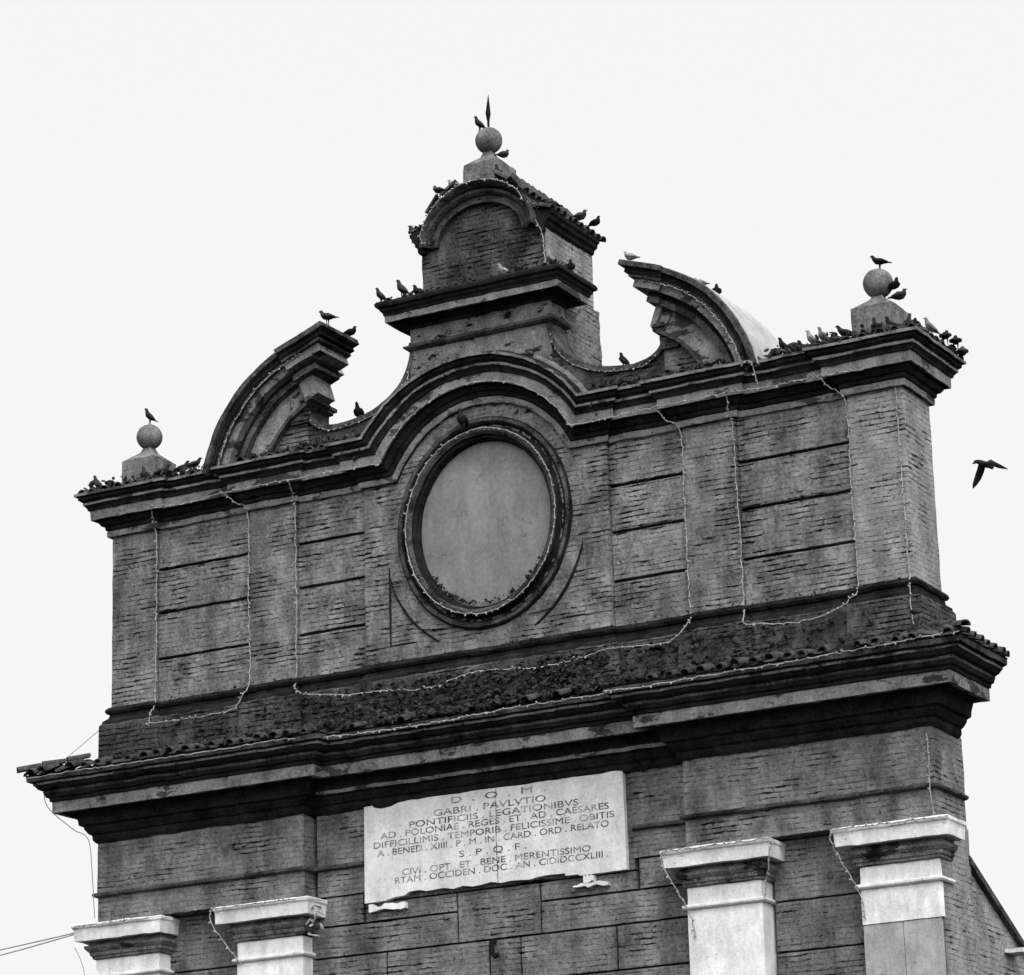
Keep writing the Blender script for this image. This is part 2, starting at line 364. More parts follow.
# the centre break with its arch
pts, nr = [], []
xk = math.sqrt(1.42 ** 2 - .56 ** 2)
def kink(h):                                                # where the arch of radius 1.42+h meets the level h
    return math.sqrt((1.42 + h) ** 2 - (h + .56) ** 2)
def archband(bm, prof, z0=.003):
    rows = []
    xs = [1.85, 1.72, 1.6]
    def ring(f):
        rows.append([bm.verts.new((*f(h, y),)) for h, y in prof])
    ring(lambda h, y: (-1.85 - max(0, -y), y, h + z0))
    ring(lambda h, y: ((-1.85 - kink(h)) / 2, y, h + z0))
    n = 56
    for i in range(n + 1):
        def f(h, y, i=i):
            r = 1.42 + h; a1 = math.asin((h + .56) / r); a = math.pi - a1 - (math.pi - 2 * a1) * i / n
            return (r * math.cos(a), y, CZ + r * math.sin(a) + z0)
        ring(f)
    ring(lambda h, y: ((1.85 + kink(h)) / 2, y, h + z0))
    ring(lambda h, y: (1.85 + max(0, -y), y, h + z0))
    k = len(prof)
    for i in range(len(rows) - 1):
        for r in range(k): bm.faces.new((rows[i][r], rows[i + 1][r], rows[i + 1][(r + 1) % k], rows[i][(r + 1) % k]))
    bm.faces.new(rows[0]); bm.faces.new(rows[-1])
bm = B(); archband(bm, [(z, -o if o > 0 else .35) for o, z in TC]); part('arched_cornice', bm, 'stucco_dark', .010, label='cornice arching up over the oval')
for nm, pf in STRIPS: bm = B(); archband(bm, [(z, -o) for o, z in pf], .004); part('arched_' + nm, bm, 'fascia', .010)
# base moulding and plinth of the attic, breaking round the pilasters and the centre
full = [(0, .0), (XA, 0), (XA, RC), (XB, RC), (XB, 0), (XC, 0), (XC, RC), (XD, RC), (XD, 0), (6, 0), (6, D), (-6, D), (-6, 0), (-XD, 0), (-XD, RC), (-XC, RC), (-XC, 0), (-XB, 0), (-XB, RC), (-XA, RC), (-XA, 0)]
TB = [(-.08, -2.45), (.02, -2.46), (.055, -2.485), (.07, -2.52), (.05, -2.555), (.02, -2.57), (.03, -2.62), (.09, -2.66), (.10, -2.72), (-.08, -2.73)]
bm = B(); sweep(bm, full, TB, closed=True, step=.1); part('base_moulding', bm, 'stucco_dark', .012)
bm = B(); sweep(bm, full, [(-.08, -2.70), (.105, -2.705), (.125, -2.74), (.13, -3.3), (-.08, -3.3)], closed=True, step=.1); part('attic_plinth', bm, 'plinth', .018)

# ------------------------------------------------------------------ parapet with scooped outline, and pedestal
sc = [(1.09, 1.95), (1.09, 1.72), (1.20, 1.46), (1.40, 1.25), (1.70, 1.09), (2.0, 1.02), (2.3, 1.0), (2.54, 1.05), (2.69, 1.18), (2.74, 1.40), (2.72, 1.62), (2.62, 1.86), (2.52, 2.02)]
scr = [(v.x, v.y) for v in catmull(sc, 5)]
for s in (-1, 1):
    bm = B(); cur = [(.9, 1.9)] + [(x, z) for x, z in scr if z <= 1.75][:33] ; mx = max(range(len(cur)), key=lambda i: cur[i][0]); cur = cur[:mx + 1] + [(3.0, cur[mx][1])]; rw = []
    for x, z in cur: rw.append([bm.verts.new((s * x, y, .55 + (z - .55) * f)) for y, f in ((.03, 0), (.03, .33), (.03, .66), (.03, 1), (.42, 1), (.42, 0))])
    for a_, b_ in zip(rw[:-1], rw[1:]):
        for k in range(6): bm.faces.new((a_[k], b_[k], b_[(k + 1) % 6], a_[(k + 1) % 6]))
    bm.faces.new(rw[0]); bm.faces.new(rw[-1])
    part('scooped_parapet', bm, 'brick_dark', .0, label='low parapet scooped between pedestal and curved pediment')
    bm = B(); pts = [(s * x, z) for x, z in scr[:-10]]; nr = []
    for i in range(len(pts)):
        a, b = Vector(pts[max(i - 1, 0)]), Vector(pts[min(i + 1, len(pts) - 1)]); d = (b - a).normalized(); nr.append((-d.y * s, d.x * s))
    xzsweep(bm, pts, nr, [(-.05, -.01), (.012, -.012), (.016, .43), (-.05, .43)]); part('parapet_edge', bm, 'stucco', .006)
# back buttress and pedestal
bm = B(); box(bm, -1.08, 1.08, 0, .40, .62, 2.16, .1); part('pedestal', bm, 'pedestal', .014)
bm = B(); box(bm, -1.0, 1.0, .39, 1.62, .62, 2.46, .1); part('turret_base', bm, 'brick_low', .025)
sq = [(1.08, 0), (1.08, .40), (-1.08, .40), (-1.08, 0)]
bm = B(); sweep(bm, sq, [(-.1, 1.83), (.03, 1.83), (.07, 1.86), (.08, 1.885), (.03, 1.9), (.01, 1.93), (-.1, 1.93)], closed=True, step=.1); part('pedestal_string', bm, 'stucco', .006)
MC = [(-.1, 2.14), (.02, 2.14), (.04, 2.18), (.1, 2.2), (.15, 2.215), (.24, 2.22), (.243, 2.31), (.265, 2.315), (.27, 2.345), (.30, 2.375), (.305, 2.405), (.345, 2.425), (.35, 2.465), (.33, 2.5), (-.1, 2.56)]
bm = B(); sweep(bm, sq, MC, closed=True, step=.09); part('pedestal_cornice', bm, 'stucco_dark', .009)
bm = B(); sweep(bm, sq, [(.1, 2.222), (.249, 2.217), (.252, 2.308), (.1, 2.31)], closed=True, step=.09); part('pedestal_corona', bm, 'fascia', .008)
# dark patches of fallen render on the pedestal (shallow brick hollows proud of nothing: thin flakes)
rng = random.Random(3)
# turret
bm = B(); box(bm, -.95, .95, .14, 1.5, 2.4, 3.33, .09)
tur = part('turret', bm, 'brick_dark', .012, label='small brick turret with arched gable')
bm = B(); box(bm, .955, .975, .16, 1.5, 2.5, 3.3, .09); part('turret_side', bm, 'side', .006, label='right flank of the turret, coloured paler as if sunlit')
bm = B(); n = 40; poly = [(.86 * math.cos(math.pi * i / n), 3.3 + .74 * math.sin(math.pi * i / n)) for i in range(n + 1)]
prism(bm, poly, .15, 1.48); part('turret_vault', bm, 'brick_dark', .0)
def ellband(bm, rx, rz, zc, prof, a0=0, a1=180, n=48):
    pts, nr = [], []
    for i in range(n + 1):
        a = math.radians(a0 + (a1 - a0) * i / n); pts.append((rx * math.cos(a), zc + rz * math.sin(a))); nr.append((math.cos(a), math.sin(a)))
    xzsweep(bm, pts, nr, prof)
bm = B(); ellband(bm, .66, .50, 3.28, [(0, .13), (0, .06), (.035, .05), (.04, .09), (.10, .085), (.105, .04), (.13, .0), (.165, -.02), (.17, .13)]); part('gable_archivolt', bm, 'stucco', .005)
bm = B(); ellband(bm, .80, .72, 3.28, [(0, .13), (0, .02), (.03, -.035), (.06, -.06), (.075, -.06), (.08, 1.54), (.0, 1.54)]); part('gable_cornice', bm, 'stucco', .012)
for s in (-1, 1):
    bm = B(); pr = [(-.1, 3.26), (.0, 3.26), (.03, 3.30), (.035, 3.35), (.09, 3.38), (.10, 3.43), (.16, 3.46), (.165, 3.50), (.21, 3.53), (.215, 3.575), (-.1, 3.60)]
    pr = [(o_ * .68 if o_ > 0 else o_, z_ - (.10 if s > 0 else .03)) for o_, z_ in pr]; pth = [(.95, .10), (.95, 1.5)] if s > 0 else [(-.95, 1.5), (-.95, .06)]
    sweep(bm, pth, pr, step=.09); part('eaves_cornice', bm, 'stucco_dark', .008)
# roof tiles of the turret, following the barrel
def tile(bm, base, d, up, L=.34, r=.075, taper=.8):
    d = Vector(d).normalized(); up = Vector(up).normalized(); sdv = d.cross(up).normalized(); up = sdv.cross(d); p = Vector(base); rows = []
    for f, rr in ((0, r), (1, r * taper)):
        c = p + d * L * f
        for q in (rr, rr - .015):
            rows.append([bm.verts.new(c + sdv * q * math.cos(math.pi * k / 8) + up * q * math.sin(math.pi * k / 8)) for k in range(9)])
    o0, i0, o1, i1 = rows
    for k in range(8):
        bm.faces.new((o0[k], o1[k], o1[k + 1], o0[k + 1])); bm.faces.new((i0[k], i0[k + 1], i1[k + 1], i1[k]))
        bm.faces.new((o0[k], o0[k + 1], i0[k + 1], i0[k])); bm.faces.new((o1[k], i1[k], i1[k + 1], o1[k + 1]))
    for k in (0, 8): bm.faces.new((o0[k], i0[k], i1[k], o1[k]))
rng = random.Random(5)
bm = B()
for s in (-1, 1):
    for i in range(10):
        y = .0 + i * .165 + rng.uniform(-.02, .02)
        tile(bm, (s * 1.11, y + .12, (3.475 if s > 0 else 3.545) + rng.uniform(-.01, .02)), (-s * .34, rng.uniform(-.03, .03), .12), (0, 0, 1), .34, .07)
        for a in (35, 55):
            x, z = .93 * math.cos(math.radians(a)), 3.28 + .83 * math.sin(math.radians(a))
            tile(bm, (s * x, y + rng.uniform(-.02, .02), z), (-s * math.sin(math.radians(a)), 0, math.cos(math.radians(a))), (s * math.cos(math.radians(a)), 0, math.sin(math.radians(a))), .3, .07)
part('roof_tiles', bm, 'tile', .004, merge=False)

# ------------------------------------------------------------------ broken curved pediments
arc = [(4.21, .54), (4.09, .92), (3.87, 1.33), (3.52, 1.73), (3.12, 2.0), (2.86, 2.12), (2.62, 2.20)]
arcp = catmull(arc, 6)
def arc_frames(i0, i1, s, ext):
    P = arcp[i0:i1 + 1]; o = []
    for i in range(len(P)):
        a, b = P[max(i - 1, 0)], P[min(i + 1, len(P) - 1)]; d = (b - a).normalized()
        o.append((P[i].copy(), d))
    if ext: p, d = o[-1]; o.append((p + Vector((-.935, .355)) * ext, Vector((-.94, .34))))
    return [(Vector((p.x * s, p.y)), Vector((-d.y * s * -1, d.x * -1)) if False else Vector((d.y * -s, d.x)) ) for p, d in o]
LAY = [(0, .07, .42), (.07, .14, .36), (.14, .185, .33), (.185, .30, .27), (.30, .37, .14), (.37, .45, .17), (.45, .74, .06), (.74, .79, .11)]
ARCL = [0.]
for _a, _b in zip(arcp[:-1], arcp[1:]): ARCL.append(ARCL[-1] + (_b - _a).length)
def at_len(l):
    if l >= ARCL[-1]: return arcp[-1] + Vector((-.94, .34)) * (l - ARCL[-1])
    for i in range(len(ARCL) - 1):
        if ARCL[i + 1] >= l: return arcp[i].lerp(arcp[i + 1], (l - ARCL[i]) / (ARCL[i + 1] - ARCL[i]))
def layer(bm, d0, d1, o, l0, l1, s, ext, yb):
    n = max(2, round((l1 + ext - l0) / .07)); fr = []; rows = []
    for i in range(n + 1):
        l = l0 + (l1 + ext - l0) * i / n; d = (at_len(l + .02) - at_len(max(0, l - .02))).normalized(); p = at_len(l)
        fr.append((Vector((p.x * s, p.y)), Vector((d.y * -s, d.x))))
    for p, nn in fr:
        rows.append([bm.verts.new((p.x + nn.x * q * sg, y, p.y + nn.y * q * sg)) for q, y in ((d0, -o), (d1, -o), (d1, yb), (d0, yb))])
    for i in range(len(rows) - 1):
        for r in range(4): bm.faces.new((rows[i][r], rows[i + 1][r], rows[i + 1][(r + 1) % 4], rows[i][(r + 1) % 4]))
    bm.faces.new(rows[0]); bm.faces.new(rows[-1])
sg = 1
NP = len(arcp) - 1
# make sure the normal points inward (towards the centre of the arc)
_t = arc_frames(10, 11, 1, 0)[0]
sg = 1 if (Vector((2.6, .6)) - _t[0]).dot(_t[1]) > 0 else -1
for s in (-1, 1):
    side = 'left' if s < 0 else 'right'
    for k, (d0, d1, o) in enumerate(LAY):
        bm = B()
        LT = ARCL[-1]; layer(bm, d0 + .0007 * k, d1 + .0007 * k, o, 0, LT - .33, s, 0, .45 + o * .5)
        layer(bm, d0 - .004, d1 - .004, o + .07, LT - .38, LT, s, o * .72 - .60 * d0 + (.13 if s < 0 else -.05), .30 + o * .45)
        mt = {1: 'stucco_dark', 3: 'fascia', 4: 'stucco_dark', 6: 'fascia'}.get(k, 'stucco')
        part(['pediment_lip', 'pediment_cyma', 'pediment_fillet', 'pediment_fascia', 'pediment_bed', 'pediment_bead', 'pediment_band', 'pediment_string'][k], bm, mt, .006)
    # solid brick core under the arc
    bm = B(); fr = arc_frames(0, NP, s, 0); poly = [(p.x + n.x * .3 * sg, p.y + n.y * .3 * sg) for p, n in fr]
    poly = [(s * 2.74, .55)] + [(s * 3.9, .55)] + [q for q in poly if q[1] > .56 and abs(q[0]) > 2.76] + [(s * 2.74, 1.85)]
    prism(bm, poly, .0, .5); bmesh.ops.triangulate(bm, faces=bm.faces); part('tympanum', bm, 'brick', .0)
    # pier at the broken end
    bm = B(); x0, x1 = sorted((s * 2.71, s * 2.98)); box(bm, x0, x1, -.06, .52, 1.1, 1.9, .08); part('end_pier', bm, 'brick_dark', .010)
    bm = B(); x0, x1 = sorted((s * 2.63, s * 2.80)); box(bm, x0, x1, -.13, .60, 1.40, 1.45, .08); x0, x1 = sorted((s * 2.67, s * 2.80)); box(bm, x0, x1, -.09, .56, 1.35, 1.398, .08); part('pier_string', bm, 'stucco', .005)
    # cement cover of the back of the arc
    bm = B(); fr = arc_frames(0, NP - 4, s, 0); rows = []
    for i, (p, n) in enumerate(fr):
        rows.append([bm.verts.new((p.x + n.x * q * sg, y, p.y + n.y * q * sg)) for q, y in ((-.012, -.36), (-.02, .55), (-.02, .98), (.06, 1.0), (.06, -.34))])
    for i in range(len(rows) - 1):
        for r in range(5): bm.faces.new((rows[i][r], rows[i + 1][r], rows[i + 1][(r + 1) % 5], rows[i][(r + 1) % 5]))
    bm.faces.new(rows[0]); bm.faces.new(rows[-1]); part('pediment_roof', bm, 'lead', .006, label='pale cement back of the curved pediment')

# ------------------------------------------------------------------ finials
def finial(x, y, z0, s, h, zb, rb, spike=False):
    f = bpy.data.objects.new('finial', None); col.objects.link(f); f.location = (x, y, z0); gate_items.append((f, None))
    bm = B(); hs = s / 2
    box(bm, x - hs, x + hs, y - hs, y + hs, z0, z0 + h, .09)
    part('finial_block', bm, 'ball', .013, parent=f)
    bm = B(); z = z0 + h
    rings = [[(-hs, -hs), (hs, -hs), (hs, hs), (-hs, hs)], None]
    v0 = [bm.verts.new((x + a * .98, y + b * .98, z - .002)) for a, b in rings[0]]; v1 = [bm.verts.new((x + a * .34, y + b * .34, z + .14)) for a, b in rings[0]]
    v2 = [bm.verts.new((x + a * .2, y + b * .2, zb - rb * .85)) for a, b in rings[0]]
    for A, Bq in ((v0, v1), (v1, v2)):
        for k in range(4): bm.faces.new((A[k], A[(k + 1) % 4], Bq[(k + 1) % 4], Bq[k]))
    bm.faces.new(v0); bm.faces.new(v2); part('finial_neck', bm, 'ball', .0, parent=f)
    bm = B(); bmesh.ops.create_uvsphere(bm, u_segments=32, v_segments=20, radius=rb); bmesh.ops.translate(bm, verts=bm.verts, vec=(x, y, zb))
    part('finial_ball', bm, 'ball', .003, parent=f, smooth=True)
    if spike:
        bm = B(); tube(bm, [(x, y, zb + rb - .02), (x, y, zb + rb + .1), (x, y, zb + rb + .22), (x + .01, y, zb + rb + .50)], [.014, .018, .038, .003], 6)
        part('spike', bm, 'iron', .0, parent=f)
finial(-5.68, .42, .6, .56, .56, 1.545, .185); finial(5.60, .42, .6, .56, .60, 1.57, .195); finial(.02, .37, 4.0, .53, .40, 4.8, .187, True)

# ------------------------------------------------------------------ main cornice
FR = .20    # how far the centre stands back
XW, XI = 6.14, 2.80
FY = -.10
MP = [(-.12, -4.36), (.02, -4.36), (.05, -4.32), (.055, -4.26), (.09, -4.24), (.13, -4.18), (.135, -4.15), (.19, -4.13), (.20, -4.05), (.22, -4.0), (.235, -3.96), (.43, -3.955), (.435, -3.81), (.47, -3.805), (.475, -3.765), (.51, -3.75), (.53, -3.70), (.535, -3.665), (.59, -3.64), (.63, -3.59), (.635, -3.56), (.69, -3.545), (.70, -3.48), (.72, -3.46), (.1, -3.32), (-.12, -3.30)]
mpath = [(-XW, .74), (-XW, FY), (-XI, FY), (-XI, FY + FR), (XI, FY + FR), (XI, FY), (XW, FY), (XW, .74)]
bm = B(); sweep(bm, mpath, MP, step=.1); part('main_cornice', bm, 'stucco_dark', .010)
for nm, pf in (('cyma_fillet', [(.4, -3.70), (.534, -3.70), (.542, -3.668), (.4, -3.666)]), ('gutter_fillet', [(.5, -3.593), (.637, -3.592), (.642, -3.562), (.5, -3.56)]), ('gutter_lip', [(.5, -3.542), (.698, -3.545), (.707, -3.482), (.5, -3.48)])):
    bm = B(); sweep(bm, mpath, pf, step=.1); part(nm, bm, 'stucco' if nm != 'gutter_fillet' else 'fascia', .010)
bm = B(); sweep(bm, [(-XI + .21, FY + FR), (XI - .21, FY + FR)], [(.1, -4.135), (.200, -4.133), (.212, -4.09), (.1, -4.09)], step=.1); part('bed_fillet', bm, 'fascia', .010)  # pale strip: light on the centre bed moulding put into its colour
# the smooth pale fascia is a band of its own
bm = B(); sweep(bm, mpath, [(.3, -3.952), (.444, -3.962), (.446, -3.812), (.3, -3.82)], step=.1); part('main_fascia', bm, 'fascia', .006)
# eave tiles
rng = random.Random(11); bm = B(); pit = .232
def eave(bm, x, y, d, side=False):
    """one run of two overlapping barrel tiles climbing from the lip to the plinth"""
    up = Vector((-d[0] * .0, 0, 1)); j = lambda a: rng.uniform(-a, a)
    for k in range(3):
        p = Vector((x, y + .03, -3.465)) + Vector(d) * (k * .27) + Vector((j(.015), j(.015), j(.008) + .012 * (k == 0)))
        tile(bm, p, (d[0] + j(.14), d[1] + j(.14), .30 + j(.05)), up, .33, .068 + j(.016), .8)
for x in [i * pit for i in range(-30, 31)]:
    ax = abs(x)
    y0 = FY + (FR if ax < XI - .72 else 0) - .82
    if ax < 6.80 and rng.random() < (.35 if ax < 2.6 else .95): eave(bm, x + rng.uniform(-.02, .02), y0 + rng.uniform(-.03, .03) + max(0, ax - 6.14) * .9 * 0, (0, 1, 0))
for s in (-1, 1):
    y = -.75
    while y < .68: eave(bm, s * (XW + .76), y + rng.uniform(-.02, .02), (-s, 0, 0)); y += pit
    for k in range(3): tile(bm, (s * (XW + .80 - k * .24), -.86 + k * .24, -3.40 + k * .085), (-s, 1, .35), (0, 0, 1), .33, .075)
part('eave_tiles', bm, 'tile', .006, merge=False)
bm = B()                                                # broken tile edge on the attic cornice
for x in [i * .21 for i in range(-30, 31)]:
    if 2.0 < abs(x) < 6.35:
        y = -.37 + (RC if (XA < abs(x) < XB or XC < abs(x) < XD) else 0)
        if rng.random() < .8: tile(bm, (x + rng.uniform(-.03, .03), y + rng.uniform(-.03, .02), .59 + rng.uniform(-.01, .015)), (rng.uniform(-.15, .15), 1, .10), (0, 0, 1), .36, .075 + rng.uniform(-.01, .01))
for s in (-1, 1):
    for i in range(8): tile(bm, (s * 6.38, -.25 + i * .2 + rng.uniform(-.03, .03), .60), (-s, rng.uniform(-.1, .1), .10), (0, 0, 1), .34, .078)
for i in range(10): tile(bm, (-1.25 + i * .27, -.3, 2.49), (rng.uniform(-.1, .1), 1, .08), (0, 0, 1), .25, .06)
part('ledge_tiles', bm, 'tile', .006, merge=False)
bm = B()                                               # tiles lying down the right shoulder of the arch
for k, a in enumerate((54, 46.5, 39, 33)):
    a = math.radians(a); r = 2.02
    tile(bm, (r * math.cos(a), -.20, CZ + r * math.sin(a) + .02), (-math.sin(a), .0, math.cos(a)), (math.cos(a), -.35, math.sin(a)), .31, .085, .8)
for a in (120, 130, 141, 151):
    a = math.radians(a); r = 1.99
    tile(bm, (r * math.cos(a), -.12, CZ + r * math.sin(a)), (math.sin(a), .0, -math.cos(a)), (math.cos(a), .0, math.sin(a)), .24, .07, .8)
part('arch_tiles', bm, 'tile_light', .004, merge=False)

# ------------------------------------------------------------------ frieze, architrave and lower wall
def boxpart(name, mat, rg, *a): bm = B(); box(bm, *a); return part(name, bm, mat, rg)
for a in ((-XW, -XI), (XI, XW)): boxpart('frieze_block', 'brick_low', .006, *a, FY, .86, -5.07, -4.34, .12); boxpart('architrave', 'brick_low', .006, a[0] + .01 * (a[0] < 0), a[1] - .01 * (a[1] > 0), FY + .01, .86, -5.46, -5.10, .12)
for a in ((-2.715, -1.97), (1.97, 2.715)): boxpart('frieze_recess', 'brick_low', .006, *a, FY + FR, .6, -5.065, -4.34, .12); boxpart('architrave_recess', 'brick_low', .006, *a, FY + FR + .01, .6, -5.46, -5.10, .12)
boxpart('slab_bed', 'brick_low', .0, -1.965, 1.965, FY + FR + .03, .6, -5.6, -4.34, .15)
for pth in ([(-XW, .84), (-XW, FY), (-XI, FY), (-XI, FY + FR), (-1.975, FY + FR)], [(1.975, FY + FR), (XI, FY + FR), (XI, FY), (XW, FY), (XW, .84)]):
    bm = B(); sweep(bm, pth, [(-.1, -5.115), (.02, -5.115), (.05, -5.10), (.055, -5.07), (.02, -5.05), (-.1, -5.045)], step=.12); part('string_course', bm, 'stucco', .007)
bm = B(); box(bm, -XW + .02, XW - .02, .24, D, -8.2, -3.4, .4); box(bm, -XW + .02, XW - .02, .23, D, GZ - .2, -8.2, .6); part('wall_core', bm, 'brick_low', .0)
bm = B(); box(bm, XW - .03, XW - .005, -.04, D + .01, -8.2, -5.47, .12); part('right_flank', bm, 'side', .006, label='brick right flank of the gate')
# wall courses with open joints
def plates(bm, rects, y, g=.013, yb=.27):
    for x0, x1, z0, z1 in rects: box(bm, x0 + g, x1 - g, y, yb, z0 + g, z1 - g, .12)
bm = B(); y1 = .13
plates(bm, [(-2.84, -2.02, -5.86, -5.465), (2.02, 2.84, -5.86, -5.465), (-2.84, -.61, -6.27, -5.86), (-2.0, -.61, -5.86, -5.61), (-.61, .61, -6.27, -5.61), (.61, 2.84, -6.27, -5.86), (.61, 2.0, -5.86, -5.61),
    (-2.84, -1.68, -6.84, -6.27), (-1.68, -.15, -6.84, -6.27), (-.15, .3, -6.84, -6.27), (.3, 1.68, -6.84, -6.27), (1.68, 2.84, -6.84, -6.27),
    (-2.84, -.9, -7.45, -6.84), (-.9, .9, -7.45, -6.84), (.9, 2.84, -7.45, -6.84)], y1, .014)
part('wall_courses', bm, 'brick_low', .005)
for s in (-1, 1):
    bm = B(); x0, x1 = sorted((s * 3.84, s * 5.12))
    plates(bm, [(x0, x1, -6.22, -5.465), (x0, x1, -6.84, -6.22), (x0, x1, -7.45, -6.84)], .16, .013); part('side_courses', bm, 'brick_low', .005)
# white stone pilasters
def pil(x0, x1, broken=False, dull=None):
    p = bpy.data.objects.new('stone_pilaster', None); col.objects.link(p); p.location = ((x0 + x1) / 2, 0, GZ); gate_items.append((p, None))
    yf = -.11; k = 'white'
    bm = B(); box(bm, x0, x1, yf, .24, (dull if dull else GZ), -6.2, .25 if not dull else .12); part('shaft', bm, k, .002, parent=p)
    if dull:
        xm = x0 + .50 * (x1 - x0); bm = B(); box(bm, x0 + .004, xm - .004, yf + .012, .24, GZ, dull - .006, .3); box(bm, xm + .004, x1 - .03, yf + .012, .24, GZ, dull - .006, .3); part('shaft_facing', bm, 'white_dull', .001, parent=p, label='duller grey stone facing with a vertical joint')
    sqp = [(x0, .24), (x0, yf), (x1, yf), (x1, .24)]
    bm = B(); sweep(bm, sqp, [(-.05, -6.235), (.03, -6.235), (.05, -6.215), (.05, -6.19), (.02, -6.175), (-.05, -6.17)], step=.12); part('astragal', bm, k, .003, parent=p)
    bm = B(); box(bm, x0 + .004, x1 - .004, yf + .004, .24, -6.172, -5.95, .12); part('neck', bm, k, .003, parent=p)
    bm = B(); sweep(bm, sqp, [(-.05, -5.97), (.0, -5.97), (.03, -5.955), (.035, -5.92), (.055, -5.915), (.06, -5.87), (.075, -5.86), (.11, -5.82), (.115, -5.785), (.07, -5.775), (.06, -5.722), (-.05, -5.722)], step=.1); part('echinus', bm, 'grimy', .006, parent=p)
    xs1 = x1
    bm = B()
    pth = sqp if not broken else [(x0, .24), (x0, yf), (x1 - .07, yf), (x1 - .10, .24)]
    sweep(bm, pth, [(-.05, -5.725), (.205, -5.725), (.215, -5.60), (.22, -5.57), (.235, -5.55), (.24, -5.515), (.22, -5.50), (-.05, -5.49)], step=.1); part('abacus', bm, k, .006 if not broken else .012, parent=p, label='chipped abacus with its right corner gone' if broken else None)
pil(-6.15, -5.1, broken=True); pil(-3.85, -2.82); pil(2.79, 3.80); pil(5.1, 6.13, dull=-6.66)
bm = B(); rng = random.Random(9)                         # broken corner ornament of the left inner capital
for i in range(12): chunk(bm, (-2.66 + rng.uniform(-.06, .22), -.2 + rng.uniform(-.1, .1), -5.62 - i * .035 + rng.uniform(-.03, .03)), .055, rng, 1)
part('broken_corner', bm, 'white_dull', .0, label='crumbling corner ornament of the left inner capital')
# buttress behind at the lower right: prism in the y-z plane
bm = B(); pr = [(.86, -5.85), (2.75, -6.80), (2.75, GZ), (.86, GZ)]
a = [bm.verts.new((5.75, y, z)) for y, z in pr]; b = [bm.verts.new((6.09, y, z)) for y, z in pr]
bm.faces.new(a); bm.faces.new(b[::-1])
for i in range(4): bm.faces.new((a[i], a[(i + 1) % 4], b[(i + 1) % 4], b[i]))
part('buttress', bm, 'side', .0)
bm = B(); pr = [(.84, -5.80), (2.85, -6.80), (2.85, -6.88), (.84, -5.90)]
a = [bm.verts.new((5.7, y, z)) for y, z in pr]; b = [bm.verts.new((6.16, y, z)) for y, z in pr]
bm.faces.new(a); bm.faces.new(b[::-1])
for i in range(4): bm.faces.new((a[i], a[(i + 1) % 4], b[(i + 1) % 4], b[i]))
part('buttress_coping', bm, 'tile', .0)
bm = B(); box(bm, 6.1, 6.34, 1.95, 2.3, -6.84, -6.79, .05); part('corner_cap', bm, 'white', .010)

# ------------------------------------------------------------------ inscription slab
slab = bpy.data.objects.new('inscription_slab', None); col.objects.link(slab); slab.location = (0, 0, -5.6); gate_items.append((slab, None))
slab['label'] = 'white marble slab with worn Latin lettering'
bm = B(); rng = random.Random(21)
top = [(-1.92, -4.36), (-1.80, -4.35), (-1.76, -4.385), (-1.66, -4.41), (-1.52, -4.40), (-1.40, -4.36), (-1.2, -4.345)] + [(-1.1 + i * .16, -4.345 + rng.uniform(-.012, .006)) for i in range(19)] + [(1.91, -4.36)]
bot = [(1.92, -5.615), (1.25, -5.62), (1.23, -5.60), (1.05, -5.60), (1.04, -5.565)] + [(.95 - i * .14, -5.57 + rng.uniform(-.022, .014)) for i in range(13)] + [(-1.0, -5.57), (-1.1, -5.545), (-1.25, -5.55), (-1.32, -5.59), (-1.5, -5.60), (-1.62, -5.63), (-1.93, -5.635)]
DX, DY, DZ = -.033, .055, .014; prism(bm, [(x + DX, z + DZ) for x, z in top + bot], DY, .16); bmesh.ops.triangulate(bm, faces=bm.faces); part('slab', bm, 'slab', .0, parent=slab)
bm = B(); CK = [(.07, -4.36), (.078, -4.36), (.066, -5.0), (.078, -5.57), (.066, -5.57), (.056, -5.0)]; prism(bm, [(x + DX, z + DZ) for x, z in CK], DY - .003, DY + .01); part('crack', bm, 'letter', .0, parent=slab)
LN = [('D  .  O  .  M  .', -.59, .80, -4.47), ('GABRI . PAVLVTIO', -.86, .80, -4.605), ('PONTIFICIIS . LEGATIONIBVS', -1.23, 1.27, -4.715), ('AD . POLONIAE . REGES . ET . AD . CAESARES', -1.67, 1.70, -4.815),
      ('DIFFICILLIMIS . TEMPORIB . FELICISSIME . OBITIS', -1.78, 1.77, -4.93), ('A . BENED . XIIII . P . M . IN . CARD . ORD . RELATO', -1.72, 1.69, -5.04), ('S . P . Q . F .', -.49, .50, -5.185),
      ('CIVI . OPT . ET . BENE . MERENTISSIMO', -1.35, 1.42, -5.325), ('RTAM . OCCIDEN . DOC . AN . CIDIDCCXLIII .', -1.46, 1.67, -5.425)]
rng = random.Random(2)
for i, (tx, x0, x1, zb) in enumerate(LN):
    cu = bpy.data.curves.new('lettering', 'FONT'); cu.body = tx; cu.size = .118; cu.extrude = .0015; cu.offset = 0.
    to = bpy.data.objects.new('lettering', cu); col.objects.link(to); bpy.context.view_layer.update()
    me = bpy.data.meshes.new_from_object(to.evaluated_get(bpy.context.evaluated_depsgraph_get())); bpy.data.objects.remove(to)
    xs = [v.co.x for v in me.vertices]; a, b = min(xs), max(xs); k = (x1 - x0) / (b - a)
    for v in me.vertices:
        x, z = x0 + (v.co.x - a) * k, zb + v.co.y
        v.co = (x + DX, DY - .0025 - v.co.z, z + DZ)
    me.name = 'lettering'; me.materials.clear(); me.materials.append(M['letter'])
    o = bpy.data.objects.new('lettering', me); col.objects.link(o); gate_items.append((o, slab))
bm = B()
